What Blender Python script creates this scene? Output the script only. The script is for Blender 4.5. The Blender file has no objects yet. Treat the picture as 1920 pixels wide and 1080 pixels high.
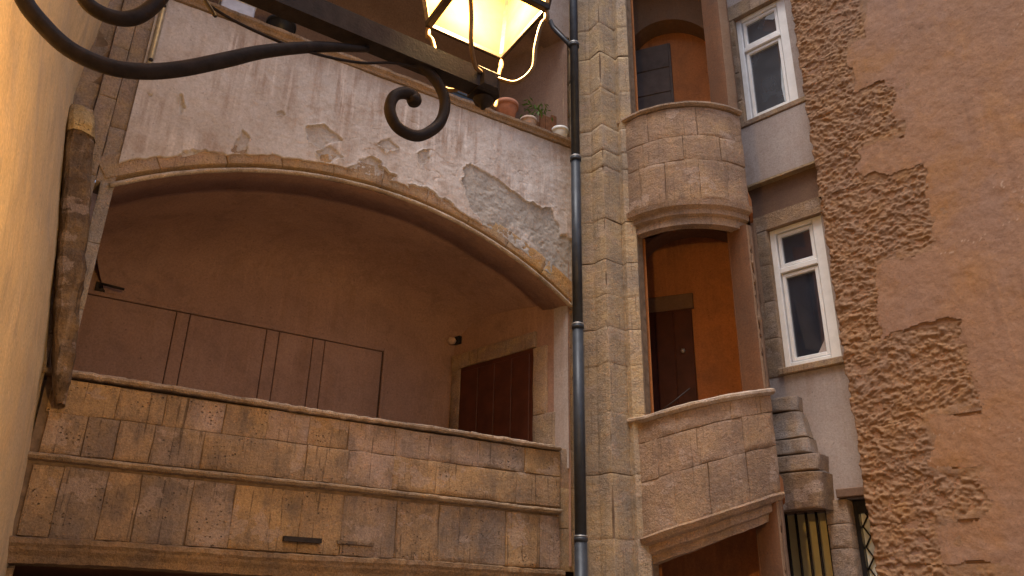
import bpy, math, random
import numpy as np
from math import sin, cos, radians, pi, sqrt, ceil, atan2
from mathutils import Matrix, Vector

SC = bpy.context.scene
COL = SC.collection
random.seed(7)
RNG = np.random.default_rng(7)

# ------------------------------------------------------------------ camera
FPX = 1480.0                                   # focal length in pixels of the 1920 px wide photograph
PITCH, ROLL = radians(23.01), radians(1.23)
CAM = np.array([0.0, 0.0, 1.65])
_u = np.array([0, -sin(PITCH), cos(PITCH)])
FWD = np.array([0, cos(PITCH), sin(PITCH)])
RIGHT = cos(ROLL) * np.array([1, 0, 0.0]) + sin(ROLL) * _u
UP = -sin(ROLL) * np.array([1, 0, 0.0]) + cos(ROLL) * _u
cd = bpy.data.cameras.new("camera")
cam = bpy.data.objects.new("camera", cd)
COL.objects.link(cam)
cd.sensor_width = 36
cd.lens = FPX / 1920 * 36
cd.clip_start, cd.clip_end = 0.05, 400
m = Matrix.Identity(4)
for i in range(3):
    m[i][0], m[i][1], m[i][2], m[i][3] = RIGHT[i], UP[i], -FWD[i], CAM[i]
cam.matrix_world = m
SC.camera = cam

# ------------------------------------------------------------------ sky, sun, exposure
SUN_EL, SUN_AZ = radians(68), radians(208)     # azimuth clockwise from +Y: high, behind and slightly left of the camera
wd = bpy.data.worlds.new("World")
SC.world = wd
wd.use_nodes = True
nt = wd.node_tree
sky = nt.nodes.new("ShaderNodeTexSky")
sky.sky_type = 'NISHITA'
sky.sun_disc = False
sky.sun_elevation = SUN_EL
sky.sun_rotation = SUN_AZ
sky.air_density = 1.0
sky.dust_density = 2.5
sky.ozone_density = 0.3
bg = nt.nodes["Background"]
bg.inputs[1].default_value = 0.15
nt.links.new(sky.outputs[0], bg.inputs[0])
sd = bpy.data.lights.new("sun", 'SUN')
sd.energy = 1.5
sd.angle = radians(24)
sd.color = (1.0, 0.97, 0.93)
sun = bpy.data.objects.new("sun", sd)
COL.objects.link(sun)
_d = Vector((sin(SUN_AZ) * cos(SUN_EL), cos(SUN_AZ) * cos(SUN_EL), sin(SUN_EL)))
sun.rotation_euler = _d.to_track_quat('Z', 'Y').to_euler()
sun.location = (0, -4, 20)
SC.view_settings.view_transform = 'Standard'
SC.view_settings.look = 'None'
SC.view_settings.exposure = 0.76
SC.view_settings.gamma = 1
SC.cycles.use_denoising = True
SC.cycles.max_bounces = 7
SC.cycles.diffuse_bounces = 4

# ------------------------------------------------------------------ geometry helpers
def ray(x, y):
    return FWD + RIGHT * (x - 960) / FPX + UP * (540 - y) / FPX

class Frame:
    """a vertical plane: u to the right, z up, w out of the wall towards the courtyard"""
    def __init__(s, O, e, n):
        s.O, s.e, s.n = np.array(O, float), np.array(e, float), np.array(n, float)
    def __call__(s, u, z, w):
        u, z, w = np.broadcast_arrays(np.asarray(u, float), np.asarray(z, float), np.asarray(w, float))
        P = s.O + u[..., None] * s.e + w[..., None] * s.n
        P = P.copy(); P[..., 2] = z
        return P
    def px(s, x, y, w=0.0):
        d = ray(x, y)
        Q = s.O + s.n * w
        t = ((Q - CAM)[:2] @ s.n[:2]) / (d[:2] @ s.n[:2])
        p = CAM + t * d
        return float((p - s.O)[:2] @ s.e[:2]), float(p[2])

aA = radians(58.84); dA = np.array([sin(aA), cos(aA), 0]); nA = np.array([cos(aA), -sin(aA), 0])
aW = radians(-45.8); eW = -np.array([sin(aW), cos(aW), 0]); nW = np.array([-cos(aW), sin(aW), 0])
FA = Frame(-nA * 7.0, dA, nA)                  # gallery front
FW = Frame(-nW * 8.5, eW, nW)                  # rendered wall on the right
FN = Frame(-nW * 8.8, eW, nW)                  # recessed window wall
DEPTH = 1.93
FB = Frame(-nA * (7.0 + DEPTH), dA, nA)        # back wall of the gallery
_E0 = FA(5.02, 0, 0)
FE = Frame(_E0, eW, np.array([eW[1], -eW[0], 0]))   # end wall of the gallery (u < 0 runs back from the front)
TW = np.array([2.12, 8.71, 0]); TR = 1.02      # stair tower
def CYL(u, z, w):
    u, z, w = np.broadcast_arrays(np.asarray(u, float), np.asarray(z, float), np.asarray(w, float))
    return np.stack([TW[0] + (TR + w) * np.cos(u), TW[1] + (TR + w) * np.sin(u), z], -1)
FD = Frame(TW + .42 * np.array([.375, .927, 0]), (.927, -.375, 0), (-.375, -.927, 0))  # inner wall of the stair
AR, AUC, AZC = 4.43, 2.55, 5.83 - 4.43         # arch circle on the gallery front
def arch(dz=0.0):
    def f(t, dr, w):
        return FA(AUC + (AR + dr) * np.sin(t), AZC + dz + (AR + dr) * np.cos(t), w)
    return f
def arch_z(u, dr=0.0):
    return AZC + np.sqrt(np.maximum((AR + dr) ** 2 - (np.asarray(u) - AUC) ** 2, 0))

def _hash(ix, iy, iz, s):
    h = (ix * 374761393 + iy * 668265263 + iz * 2147483647 + s * 1274126177) & 0xffffffff
    h = ((h ^ (h >> 13)) * 1274126177) & 0xffffffff
    return ((h ^ (h >> 16)) & 0xffff) / 65535.0
def vnoise(P, s=0):
    P = np.asarray(P, float); I = np.floor(P).astype(np.int64); f = P - I; f = f * f * (3 - 2 * f)
    r = 0
    for dx in (0, 1):
        for dy in (0, 1):
            for dz in (0, 1):
                wgt = (f[..., 0] if dx else 1 - f[..., 0]) * (f[..., 1] if dy else 1 - f[..., 1]) * (f[..., 2] if dz else 1 - f[..., 2])
                r = r + wgt * _hash(I[..., 0] + dx, I[..., 1] + dy, I[..., 2] + dz, s)
    return r * 2 - 1
def fbm(P, octv=4, s=0, gain=.5):
    a, r = 1.0, 0
    for i in range(octv):
        r = r + a * vnoise(P * 2.03 ** i, s + i); a *= gain
    return r

def empty(name, loc, label=None, cat=None, group=None):
    o = bpy.data.objects.new(name, None)
    COL.objects.link(o); o.location = loc; o.empty_display_size = .2
    tag(o, label, cat, group)
    return o
def tag(o, label=None, cat=None, group=None, kind=None):
    if label: o["label"] = label
    if cat: o["category"] = cat
    if group: o["group"] = group
    if kind: o["kind"] = kind
    return o
def wloc(o):
    p = Vector((0, 0, 0))
    while o:
        p = p + o.location; o = o.parent
    return p
def mesh(name, V, F, mat, parent=None, smooth=False, color=None, attr=None):
    V = np.asarray(V, float).reshape(-1, 3)
    c = (V.min(0) + V.max(0)) / 2
    me = bpy.data.meshes.new(name)
    if isinstance(F, np.ndarray):
        n, k = F.shape
        me.vertices.add(len(V)); me.vertices.foreach_set("co", (V - c).astype(np.float32).ravel())
        me.loops.add(n * k); me.loops.foreach_set("vertex_index", F.astype(np.int32).ravel())
        me.polygons.add(n); me.polygons.foreach_set("loop_start", np.arange(0, n * k, k, dtype=np.int32))
        me.update(calc_edges=True)
    else:
        me.from_pydata((V - c).tolist(), [], F)
    me.validate()
    if attr is not None:
        for k, v in attr.items():
            a = me.attributes.new(k, 'FLOAT', 'POINT'); a.data.foreach_set("value", np.asarray(v, np.float32))
    if smooth:
        me.polygons.foreach_set("use_smooth", [True] * len(me.polygons))
    me.materials.append(mat)
    o = bpy.data.objects.new(name, me); COL.objects.link(o)
    if parent is not None:
        o.parent = parent; o.location = Vector(c) - wloc(parent)
    else:
        o.location = c
    if color is not None: o.color = (*color, 1)
    return o
def quads(nu, nz, off=0, flip=False):
    i, j = np.meshgrid(np.arange(nu - 1), np.arange(nz - 1), indexing='ij')
    a = i * nz + j
    q = np.stack([a, a + nz, a + nz + 1, a + 1], -1).reshape(-1, 4) + off
    return q[:, ::-1] if flip else q
def sheet(name, mp, us, zf0, zf1, nz, mat, parent, w=0.0, **k):
    us = np.asarray(us, float)
    z0 = zf0(us) if callable(zf0) else np.full(len(us), zf0)
    z1 = zf1(us) if callable(zf1) else np.full(len(us), zf1)
    t = np.linspace(0, 1, nz)
    Z = z0[:, None] + (z1 - z0)[:, None] * t
    return mesh(name, mp(us[:, None] + 0 * Z, Z, w), quads(len(us), nz), mat, parent, **k)
BOXF = [(0, 1, 2, 3), (7, 6, 5, 4), (0, 4, 5, 1), (1, 5, 6, 2), (2, 6, 7, 3), (3, 7, 4, 0)]
def boxv(mp, u0, u1, z0, z1, w0, w1):
    return [mp(*c) for c in ((u0, z0, w0), (u1, z0, w0), (u1, z1, w0), (u0, z1, w0), (u0, z0, w1), (u1, z0, w1), (u1, z1, w1), (u0, z1, w1))]
def box(name, mp, u0, u1, z0, z1, w0, w1, mat, parent=None, bev=0.0, **k):
    """box with its long front edges chamfered"""
    if bev <= 0:
        return mesh(name, boxv(mp, u0, u1, z0, z1, w0, w1), BOXF, mat, parent, **k)
    b = bev
    V = [mp(u0, z0, w0), mp(u1, z0, w0), mp(u1, z1, w0), mp(u0, z1, w0),
         mp(u0, z0, w1 - b), mp(u1, z0, w1 - b), mp(u1, z1, w1 - b), mp(u0, z1, w1 - b),
         mp(u0 + b, z0 + b, w1), mp(u1 - b, z0 + b, w1), mp(u1 - b, z1 - b, w1), mp(u0 + b, z1 - b, w1)]
    F = [(3, 2, 1, 0), (0, 1, 5, 4), (1, 2, 6, 5), (2, 3, 7, 6), (3, 0, 4, 7), (4, 5, 9, 8), (5, 6, 10, 9), (6, 7, 11, 10), (7, 4, 8, 11), (8, 9, 10, 11)]
    return mesh(name, V, F, mat, parent, **k)
def edge_grid(a, b, n, bev):
    L = max(abs(b - a), 1e-6); t = np.linspace(0, 1, n)
    e = min(.2, bev / L)
    t = np.concatenate([[0, e], t[(t > e * 1.3) & (t < 1 - e * 1.3)], [1 - e, 1]])
    return t
_sd = [0]
def block(name, mp, u0, u1, z0, z1, parent, mat, color=None, thick=.12, w=0.0, amp=.005, bev=.006, res=.06, gap=.0025, us=1.0, rough=0.0, wav=.007):
    """one dressed stone: worn front face, rounded arrises, slightly wandering edges"""
    _sd[0] += 1; s = _sd[0]
    bev = bev * random.uniform(.3, 1.1)
    fz0 = z0 if callable(z0) else (lambda u: np.full(np.shape(u), z0))
    fz1 = z1 if callable(z1) else (lambda u: np.full(np.shape(u), z1))
    g = gap
    tu = edge_grid(u0, u1, max(3, int(abs(u1 - u0) * us / res) + 2), bev / us)
    um = (u0 + u1) / 2
    hz = float(fz1(np.array([um]))[0] - fz0(np.array([um]))[0])
    tz = edge_grid(0, hz, max(3, int(hz / res) + 2), bev)
    U = (u0 + g / us) + (u1 - u0 - 2 * g / us) * tu
    Za, Zb = fz0(U) + g, fz1(U) - g
    UU = np.repeat(U[:, None], len(tz), 1)
    ZZ = Za[:, None] + (Zb - Za)[:, None] * tz
    q = np.stack([UU * us, ZZ, np.full_like(UU, s * 3.7)], -1)
    du = np.minimum(tu, 1 - tu)[:, None] * abs(u1 - u0) * us
    dz = np.minimum(tz, 1 - tz)[None] * hz
    d = np.minimum(du, dz)
    W = w + amp * fbm(q * 7, 3, s) - np.where(d < bev * .5, bev * (.3 + 2.2 * np.maximum(0, vnoise(q * 5, s))), 0)
    if rough > 0:
        W = W + rough * fbm(q * [16, 30, 1], 4, s + 9, .6)
    UU = UU + wav / us * vnoise(q * 6 + 11, s); ZZ = ZZ + wav * vnoise(q * 6 + 31, s)
    nu, nz = UU.shape
    V = mp(UU, ZZ, W).reshape(-1, 3)
    idx = np.arange(nu * nz).reshape(nu, nz)
    ring = np.concatenate([idx[:, 0], idx[-1, 1:], idx[-2::-1, -1], idx[0, -2:0:-1]])
    B = mp(UU.ravel()[ring], ZZ.ravel()[ring], w - thick)
    n = len(ring); o = nu * nz
    k = np.arange(n); k2 = (k + 1) % n
    side = np.stack([ring[k2], ring[k], o + k, o + k2], -1)
    return mesh(name, np.concatenate([V, B]), np.concatenate([quads(nu, nz), side]), mat, parent, color=color)
def sweep(name, mp, us, prof, mat, parent, zf=None, jit=0.0, color=None, smooth=False, js=18.0, cap=True):
    """profile of (w, z) points carried along u"""
    us = np.asarray(us, float); prof = np.asarray(prof, float); n = len(prof)
    zo = zf(us) if zf is not None else np.zeros(len(us))
    _sd[0] += 1
    U = np.repeat(us[:, None], n, 1); W = np.repeat(prof[None, :, 0], len(us), 0); Z = prof[None, :, 1] + zo[:, None]
    if jit:
        P = mp(U, Z, W)
        W = W + jit * fbm(P * js, 3, _sd[0]); Z = Z + jit * .8 * fbm(P * js + 50, 3, _sd[0] + 5)
    V = mp(U, Z, W).reshape(-1, 3)
    k = np.arange(n); a = (np.arange(len(us) - 1) * n)[:, None]
    F = np.stack([a + k, a + (k + 1) % n, a + n + (k + 1) % n, a + n + k], -1).reshape(-1, 4).tolist()
    if cap:
        F += [list(range(n))[::-1], list(range((len(us) - 1) * n, len(us) * n))]
    return mesh(name, V, F, mat, parent, color=color, smooth=smooth)
def spline(P, n=8):
    P = [np.asarray(p, float) for p in P]
    Q = [2 * P[0] - P[1]] + P + [2 * P[-1] - P[-2]]
    out = []
    for i in range(1, len(Q) - 2):
        for k in range(n):
            t = k / n
            a, b, c, d = Q[i - 1:i + 3]
            out.append(.5 * (2 * b + (c - a) * t + (2 * a - 5 * b + 4 * c - d) * t * t + (3 * b - a - 3 * c + d) * t ** 3))
    return out + [P[-1]]
def tube(name, P, r, mat, parent=None, seg=10, smooth=True, up=(0, 0, 1), sq=None, color=None):
    """swept bar; r may be one radius or one for each point; sq=(a,b) gives a rectangular bar"""
    P = np.asarray(P, float); n = len(P)
    R = np.full(n, r) if np.isscalar(r) else np.asarray(r, float)
    T = np.gradient(P, axis=0); T /= np.linalg.norm(T, axis=1)[:, None] + 1e-12
    x = np.cross(T[0], up)
    if np.linalg.norm(x) < 1e-3: x = np.cross(T[0], (1, 0, 0))
    x /= np.linalg.norm(x); V = []
    if sq is not None:
        ring = [(sq[0] * a, sq[1] * b) for a, b in ((-1, -.8), (-.8, -1), (.8, -1), (1, -.8), (1, .8), (.8, 1), (-.8, 1), (-1, .8))]
    else:
        ring = [(cos(2 * pi * k / seg), sin(2 * pi * k / seg)) for k in range(seg)]
    s = len(ring)
    for i in range(n):
        x = x - T[i] * (x @ T[i]); x /= np.linalg.norm(x); y = np.cross(T[i], x)
        for a, b in ring: V.append(P[i] + R[i] * (a * x + b * y))
    F = [[i * s + k, i * s + (k + 1) % s, (i + 1) * s + (k + 1) % s, (i + 1) * s + k] for i in range(n - 1) for k in range(s)]
    F += [list(range(s))[::-1], list(range((n - 1) * s, n * s))]
    return mesh(name, V, F, mat, parent, smooth=smooth and sq is None, color=color)
def lathe(name, c, prof, mat, parent=None, seg=24, smooth=True, color=None):
    V = [(c[0] + r * cos(2 * pi * k / seg), c[1] + r * sin(2 * pi * k / seg), c[2] + z) for r, z in prof for k in range(seg)]
    F = [[i * seg + k, i * seg + (k + 1) % seg, (i + 1) * seg + (k + 1) % seg, (i + 1) * seg + k] for i in range(len(prof) - 1) for k in range(seg)]
    return mesh(name, V, F, mat, parent, smooth=smooth, color=color)

# ------------------------------------------------------------------ materials
class NT:
    def __init__(s, name):
        s.m = bpy.data.materials.new(name); s.m.use_nodes = True
        s.t = s.m.node_tree; s.b = s.t.nodes["Principled BSDF"]; s.out = s.t.nodes["Material Output"]
        s.b.inputs["Specular IOR Level"].default_value = .25
    def n(s, typ, **k):
        o = s.t.nodes.new("ShaderNode" + typ)
        for a, v in k.items(): setattr(o, a, v)
        return o
    def l(s, a, b): s.t.links.new(a, b)
    def pos(s, sc=(1, 1, 1)):
        g = s.n("NewGeometry"); v = s.n("VectorMath", operation='MULTIPLY'); v.inputs[1].default_value = sc
        s.l(g.outputs["Position"], v.inputs[0]); return v.outputs[0]
    def noise(s, scale, vec=None, detail=4, rough=.55, dist=0.0):
        o = s.n("TexNoise"); o.inputs["Scale"].default_value = scale; o.inputs["Detail"].default_value = detail
        o.inputs["Roughness"].default_value = rough; o.inputs["Distortion"].default_value = dist
        s.l(vec if vec is not None else s.pos(), o.inputs["Vector"]); return o.outputs[0]
    def ramp(s, fac, a, b, lo=0.0, hi=1.0):
        o = s.n("MapRange"); o.inputs[1].default_value = a; o.inputs[2].default_value = b
        o.inputs[3].default_value = lo; o.inputs[4].default_value = hi; s.l(fac, o.inputs[0]); return o.outputs[0]
    def mix(s, fac, a, b, blend='MIX'):
        o = s.n("Mix", data_type='RGBA', blend_type=blend)
        for sock, v in ((o.inputs[0], fac), (o.inputs[6], a), (o.inputs[7], b)):
            if isinstance(v, (int, float)): sock.default_value = v
            elif isinstance(v, tuple): sock.default_value = (*v, 1)
            else: s.l(v, sock)
        return o.outputs[2]
    def math(s, op, a, b):
        o = s.n("Math", operation=op)
        for sock, v in ((o.inputs[0], a), (o.inputs[1], b)):
            if isinstance(v, (int, float)): sock.default_value = v
            else: s.l(v, sock)
        return o.outputs[0]
    def bump(s, h, dist, strength=1.0, prev=None):
        o = s.n("Bump"); o.inputs["Distance"].default_value = dist; o.inputs["Strength"].default_value = strength
        s.l(h, o.inputs["Height"])
        if prev is not None: s.l(prev, o.inputs["Normal"])
        return o.outputs[0]
    def done(s, col, rough=.9, normal=None, metal=0.0):
        if isinstance(col, tuple): s.b.inputs["Base Color"].default_value = (*col, 1)
        else: s.l(col, s.b.inputs["Base Color"])
        if isinstance(rough, (int, float)): s.b.inputs["Roughness"].default_value = rough
        else: s.l(rough, s.b.inputs["Roughness"])
        s.b.inputs["Metallic"].default_value = metal
        if normal is not None: s.l(normal, s.b.inputs["Normal"])
        return s.m
def stone_mat(name, streak=.5, pits=.8, stain=(.11, .088, .08), gold=(.40, .255, .12), light=(.50, .37, .25), remnant=.45):
    """limestone: its colour comes from each stone, with blotches, rain streaks, pits and grain"""
    k = NT(name)
    oi = k.n("ObjectInfo")
    c = oi.outputs["Color"]
    g = k.noise(5, k.pos((1, 1, .9)), detail=5, rough=.65)
    c = k.mix(k.ramp(g, .4, .68, 0, .7), c, gold)
    big = k.noise(1.9, detail=5, rough=.65)
    c = k.mix(k.ramp(big, .42, .66, 0, .6), c, stain)
    sv = k.noise(1, k.pos((5, 5, 2.4)), detail=5, rough=.72)
    c = k.mix(k.ramp(sv, .48, .66, 0, streak), c, stain)
    sl = k.noise(1, k.pos((17, 17, 1.0)), detail=4, rough=.6)
    c = k.mix(k.ramp(sl, .56, .70, 0, streak * .4), c, light)
    sd_ = k.noise(1, k.pos((38, 38, 1.6)), detail=3, rough=.55)
    c = k.mix(k.ramp(sd_, .61, .67, 0, streak), c, (.045, .03, .022))
    rem = k.noise(2.6, k.pos((1, 1, 1.4)), detail=6, rough=.62)
    c = k.mix(k.ramp(rem, .575, .59, 0, remnant), c, (.43, .325, .265))
    v = k.n("TexVoronoi"); v.inputs["Scale"].default_value = 26; v.inputs["Randomness"].default_value = 1
    k.l(k.pos((1, 1, 1.3)), v.inputs["Vector"])
    pm = k.ramp(k.noise(3.1, detail=3), .5, .62, 0, 1)
    pit = k.math('MULTIPLY', k.ramp(v.outputs["Distance"], .12, .26, 1, 0), pm)
    c = k.mix(k.math('MULTIPLY', pit, pits), c, (.05, .035, .025))
    fine = k.noise(60, detail=3, rough=.75)
    c = k.mix(.5, c, k.ramp(fine, .3, .7, .3, 1.35), 'MULTIPLY')
    n1 = k.bump(fine, .004, .6)
    n2 = k.bump(k.noise(15, detail=5, rough=.7), .022, .9, n1)
    n3 = k.bump(k.ramp(pit, 0, 1, 1, 0), .012, pits, n2)
    return k.done(c, .92, n3)
def plaster_mat(name, c1, c2, c3, streak=.35, sc=1.0, bump=.006, rust=(.24, .13, .07), mask=None, mcols=None):
    k = NT(name)
    a = k.noise(1.1 * sc, detail=4, rough=.6)
    c = k.mix(k.ramp(a, .35, .65), c1, c2)
    b = k.noise(3.3 * sc, detail=5, rough=.68, dist=.4)
    c = k.mix(k.ramp(b, .48, .7, 0, .7), c, c3)
    if streak:
        patch = k.ramp(k.noise(1.4, detail=3), .38, .62, .15, 1.25)
        sv = k.noise(1, k.pos((8, 8, .8)), detail=4, rough=.65)
        c = k.mix(k.math('MULTIPLY', patch, k.ramp(sv, .47, .7, 0, streak)), c, rust)
        sv = k.noise(1, k.pos((15, 15, 1.0)), detail=4, rough=.6)
        c = k.mix(k.math('MULTIPLY', patch, k.ramp(sv, .54, .68, 0, streak * .9)), c, tuple(min(1, x * 1.3) for x in c1))
    fine = k.noise(45, detail=3, rough=.75)
    h = k.noise(12, detail=5, rough=.7)
    if mask:
        at = k.n("Attribute"); at.attribute_name = mask
        mc = mcols or mask_cols; grey = k.mix(k.ramp(k.noise(5, detail=4), .4, .65), mc[0], mc[1])
        c = k.mix(at.outputs["Fac"], c, grey)
    c = k.mix(.4, c, k.ramp(fine, .3, .7, .5, 1.25), 'MULTIPLY')
    spots = k.ramp(k.noise(30, detail=2), .68, .74, 0, .5)
    c = k.mix(spots, c, tuple(x * .35 for x in c2))
    n1 = k.bump(fine, .003, .7)
    n2 = k.bump(h, bump, .8, n1)
    return k.done(c, .93, n2)
mask_cols = ((.33, .305, .285), (.42, .385, .355))
def plain_mat(name, col, rough=.6, metal=0.0, var=.3, sc=14, bump=.0015):
    k = NT(name)
    f = k.noise(sc, detail=6, rough=.65)
    c = k.mix(k.ramp(f, .3, .7), tuple(x * (1 - var) for x in col), tuple(min(1, x * (1 + var)) for x in col))
    return k.done(c, rough, k.bump(k.noise(sc * 4, detail=5), bump, .6), metal)

STONE = stone_mat("ashlar_limestone", streak=.55)
STONE_T = stone_mat("tower_limestone", streak=.3, pits=.35, stain=(.16, .11, .085), gold=(.42, .27, .14))
STONE_C = stone_mat("pier_limestone", remnant=.3, streak=.3, pits=.4, stain=(.2, .17, .15), gold=(.5, .34, .16))
MORTAR = plain_mat("lime_mortar", (.17, .115, .075), .95, var=.4)
MOULD = stone_mat("moulding_limestone", remnant=.15, streak=.25, pits=.2)
SPANDREL = plaster_mat("peeling_plaster", (.58, .53, .51), (.49, .44, .42), (.39, .31, .26), streak=.6, mask="peel")
VAULT = plaster_mat("brown_limewash", (.375, .23, .172), (.315, .19, .145), (.235, .143, .112), streak=.3, bump=.009)
VAULT_UP = plaster_mat("grey_brown_limewash", (.34, .235, .19), (.29, .20, .16), (.25, .165, .13), streak=.2, bump=.006)
RENDER = plaster_mat("ochre_render", (.305, .165, .09), (.262, .163, .122), (.32, .157, .057), streak=.3, sc=.55, bump=.010, rust=(.17, .085, .045), mask="scratch", mcols=((.46, .33, .25), (.40, .27, .19)))
ROUGH = plaster_mat("rough_cast_stone", (.275, .155, .083), (.23, .138, .088), (.295, .15, .056), streak=.08, sc=1.6, bump=.012)
LEFTW = plaster_mat("cream_render", (.76, .57, .33), (.68, .52, .32), (.54, .43, .32), streak=.3, sc=.7, bump=.006, rust=(.3, .22, .16))
MAUVE = plaster_mat("mauve_plaster", (.43, .37, .35), (.36, .30, .28), (.32, .25, .22), streak=.2, bump=.004)
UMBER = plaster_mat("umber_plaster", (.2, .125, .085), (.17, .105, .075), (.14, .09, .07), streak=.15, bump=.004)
ORANGE = plaster_mat("orange_limewash", (.50, .20, .075), (.42, .175, .07), (.30, .135, .065), streak=.35, bump=.006, rust=(.16, .075, .04))
JAMB = plaster_mat("brown_arch_shade", (.22, .14, .09), (.185, .12, .08), (.2, .115, .065), streak=.35, bump=.01)
REVEAL = plaster_mat("shaded_orange_limewash", (.15, .065, .03), (.12, .058, .032), (.095, .052, .034), streak=.3, bump=.005)  # orange limewash darkened, so the reveal's shade sits in its colour
IRON = plain_mat("wrought_iron", (.03, .022, .018), .55, .3, var=.4, sc=30)
DOORM = plain_mat("dark_red_door_paint", (.075, .022, .012), .5, var=.25, sc=5)
DOORG = plain_mat("grey_door_paint", (.12, .10, .095), .7, var=.25, sc=6)
GAPM = plain_mat("dark_gap", (.06, .033, .022), .95)
PIPE = plain_mat("slate_pipe_paint", (.042, .047, .057), .45, .2, var=.25, sc=9)
ZINC = plain_mat("zinc_collar", (.45, .45, .45), .45, .6)
WHITE = plain_mat("white_window_paint", (.82, .82, .83), .5, var=.08, sc=7)
WOOD = plain_mat("old_wood", (.17, .075, .035), .8, var=.4, sc=20)
TERRA = plain_mat("terracotta", (.36, .16, .10), .85, var=.2)
PALEPOT = plain_mat("pale_clay", (.45, .34, .28), .85, var=.15)
WPOT = plain_mat("white_ceramic", (.75, .76, .76), .35, var=.05)
BLUE = plain_mat("blue_grey_plastic", (.05, .075, .12), .5, var=.3)
BLACK = plain_mat("black_plastic", (.015, .015, .018), .4, var=.3)
BOXM = plain_mat("pale_blue_box", (.5, .52, .62), .6, var=.25, sc=6)
LEAF = plain_mat("leaf_green", (.09, .17, .035), .6, var=.4, sc=30)
CREAM = plain_mat("cream_blind", (.72, .62, .34), .8, var=.1, sc=3)
COBBLE = plain_mat("cobbled_ground", (.26, .21, .17), .9, var=.4, sc=5, bump=.02)
def glass_mat(name, tint, rough=.03):
    k = NT(name); k.b.inputs["Specular IOR Level"].default_value = .9; k.b.inputs["IOR"].default_value = 2.0
    k.b.inputs["Coat Weight"].default_value = .6; k.b.inputs["Coat Roughness"].default_value = rough
    n = k.bump(k.noise(2.2, detail=2), .01, .12)
    f = k.noise(3, detail=4)
    return k.done(k.mix(k.ramp(f, .35, .7), tint, tuple(x * 1.7 for x in tint)), rough + .05, n)
GLASS = glass_mat("window_glass", (.022, .028, .042))
PANEW = glass_mat("pale_leaded_glass", (.55, .58, .55), .15)
def lamp_glass():
    k = NT("lantern_glass")
    f = k.noise(6, detail=3)
    c = k.mix(k.ramp(f, .3, .7), (.95, .55, .16), (1.0, .66, .26))
    d = k.n("BsdfDiffuse"); t = k.n("BsdfTranslucent"); x = k.n("MixShader"); x.inputs[0].default_value = .5
    k.l(c, d.inputs[0]); k.l(c, t.inputs[0]); k.l(d.outputs[0], x.inputs[1]); k.l(t.outputs[0], x.inputs[2])
    tr = k.n("BsdfTransparent"); tr.inputs[0].default_value = (1, .9, .7, 1); y = k.n("MixShader"); y.inputs[0].default_value = .16
    k.l(tr.outputs[0], y.inputs[1]); k.l(x.outputs[0], y.inputs[2]); k.l(y.outputs[0], k.out.inputs[0]); return k.m
LGLASS = lamp_glass()
def bulb_mat():
    k = NT("lamp_bulb"); k.b.inputs["Emission Color"].default_value = (1, .72, .3, 1); k.b.inputs["Emission Strength"].default_value = 30
    return k.done((1, .8, .5))
BULB = bulb_mat()

OCH = [(.46, .295, .155), (.44, .285, .16), (.47, .295, .14), (.42, .28, .17), (.45, .295, .17)]
GRY = [(.31, .23, .175), (.33, .24, .18), (.32, .225, .16)]
PNK = [(.46, .33, .26), (.44, .31, .24)]
TAN = [(.42, .315, .205), (.41, .305, .20), (.43, .32, .20), (.39, .30, .215)]
def pick(L): 
    c = np.array(random.choice(L)) * random.uniform(.9, 1.1); return tuple(c)

# ------------------------------------------------------------------ ground
gnd = mesh("ground", [(-60, -60, 0), (60, -60, 0), (60, 60, 0), (-60, 60, 0)], [(0, 1, 2, 3)], COBBLE)
tag(gnd, "cobbled courtyard ground", "ground", kind="structure")

# ------------------------------------------------------------------ gallery building
GB = empty("gallery_building", FA(2.5, 0, -1), "old two-storey gallery building with wide flat arch and peeling grey-mauve plaster band", "building")
U0, U1 = .13, 5.02
Z_BEAM, Z_MID, Z_RAIL, Z_CAP = 2.14, 2.73, 3.40, 7.34
ul = np.linspace
def ux(x, y): return FA.px(x, y)[0]
# vaulted room behind each arch
for dz, VAULT_ in ((0.0, VAULT), (3.95, VAULT_UP)):
    tl = np.arcsin((U0 - AUC) / AR); tr = np.arcsin((5.06 - AUC) / AR)
    t = ul(tl, tr, 60)
    A_ = arch(dz)
    dp = [(0.0, 0.0), (0.0, -.40), (.05, -.425)] + [(.05 - .50 * k ** 3.2, -.43 - (DEPTH - .41) * (1 - (1 - k) ** 1.5)) for k in ul(.05, 1, 16)]
    V = np.stack([A_(t, d_ + .012 * vnoise(np.stack([t * 9, 0 * t + 3 * w_, 0 * t], -1), 5), 0 * t + w_) for d_, w_ in dp], 1).reshape(-1, 3)
    mesh("vault", V, quads(60, len(dp), flip=True), VAULT_, GB)
    us = ul(-.3, 5.3, 50)
    sheet("back_wall", FB, us, 2.2 + dz, 6.05 + dz, 30, VAULT_, GB)
    sheet("end_wall", FE, ul(-2.4, 0.0, 30), 2.2 + dz, 6.05 + dz, 24, VAULT_, GB)
    mesh("side_wall", [FA(U0, 2.2 + dz, -.03), FA(U0 - .05, 2.2 + dz, -DEPTH), FA(U0 - .05, 5.9 + dz, -DEPTH), FA(U0, 5.9 + dz, -.03)], [(3, 2, 1, 0)], VAULT_, GB)
    box("floor_slab", FA, -.5, 5.3, 2.18 + dz, 2.42 + dz, -DEPTH - .1, -.16, MORTAR, GB)
box("floor_slab", FA, -.5, 5.3, 10.1, 10.4, -DEPTH - .1, -.1, MORTAR, GB)
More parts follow.
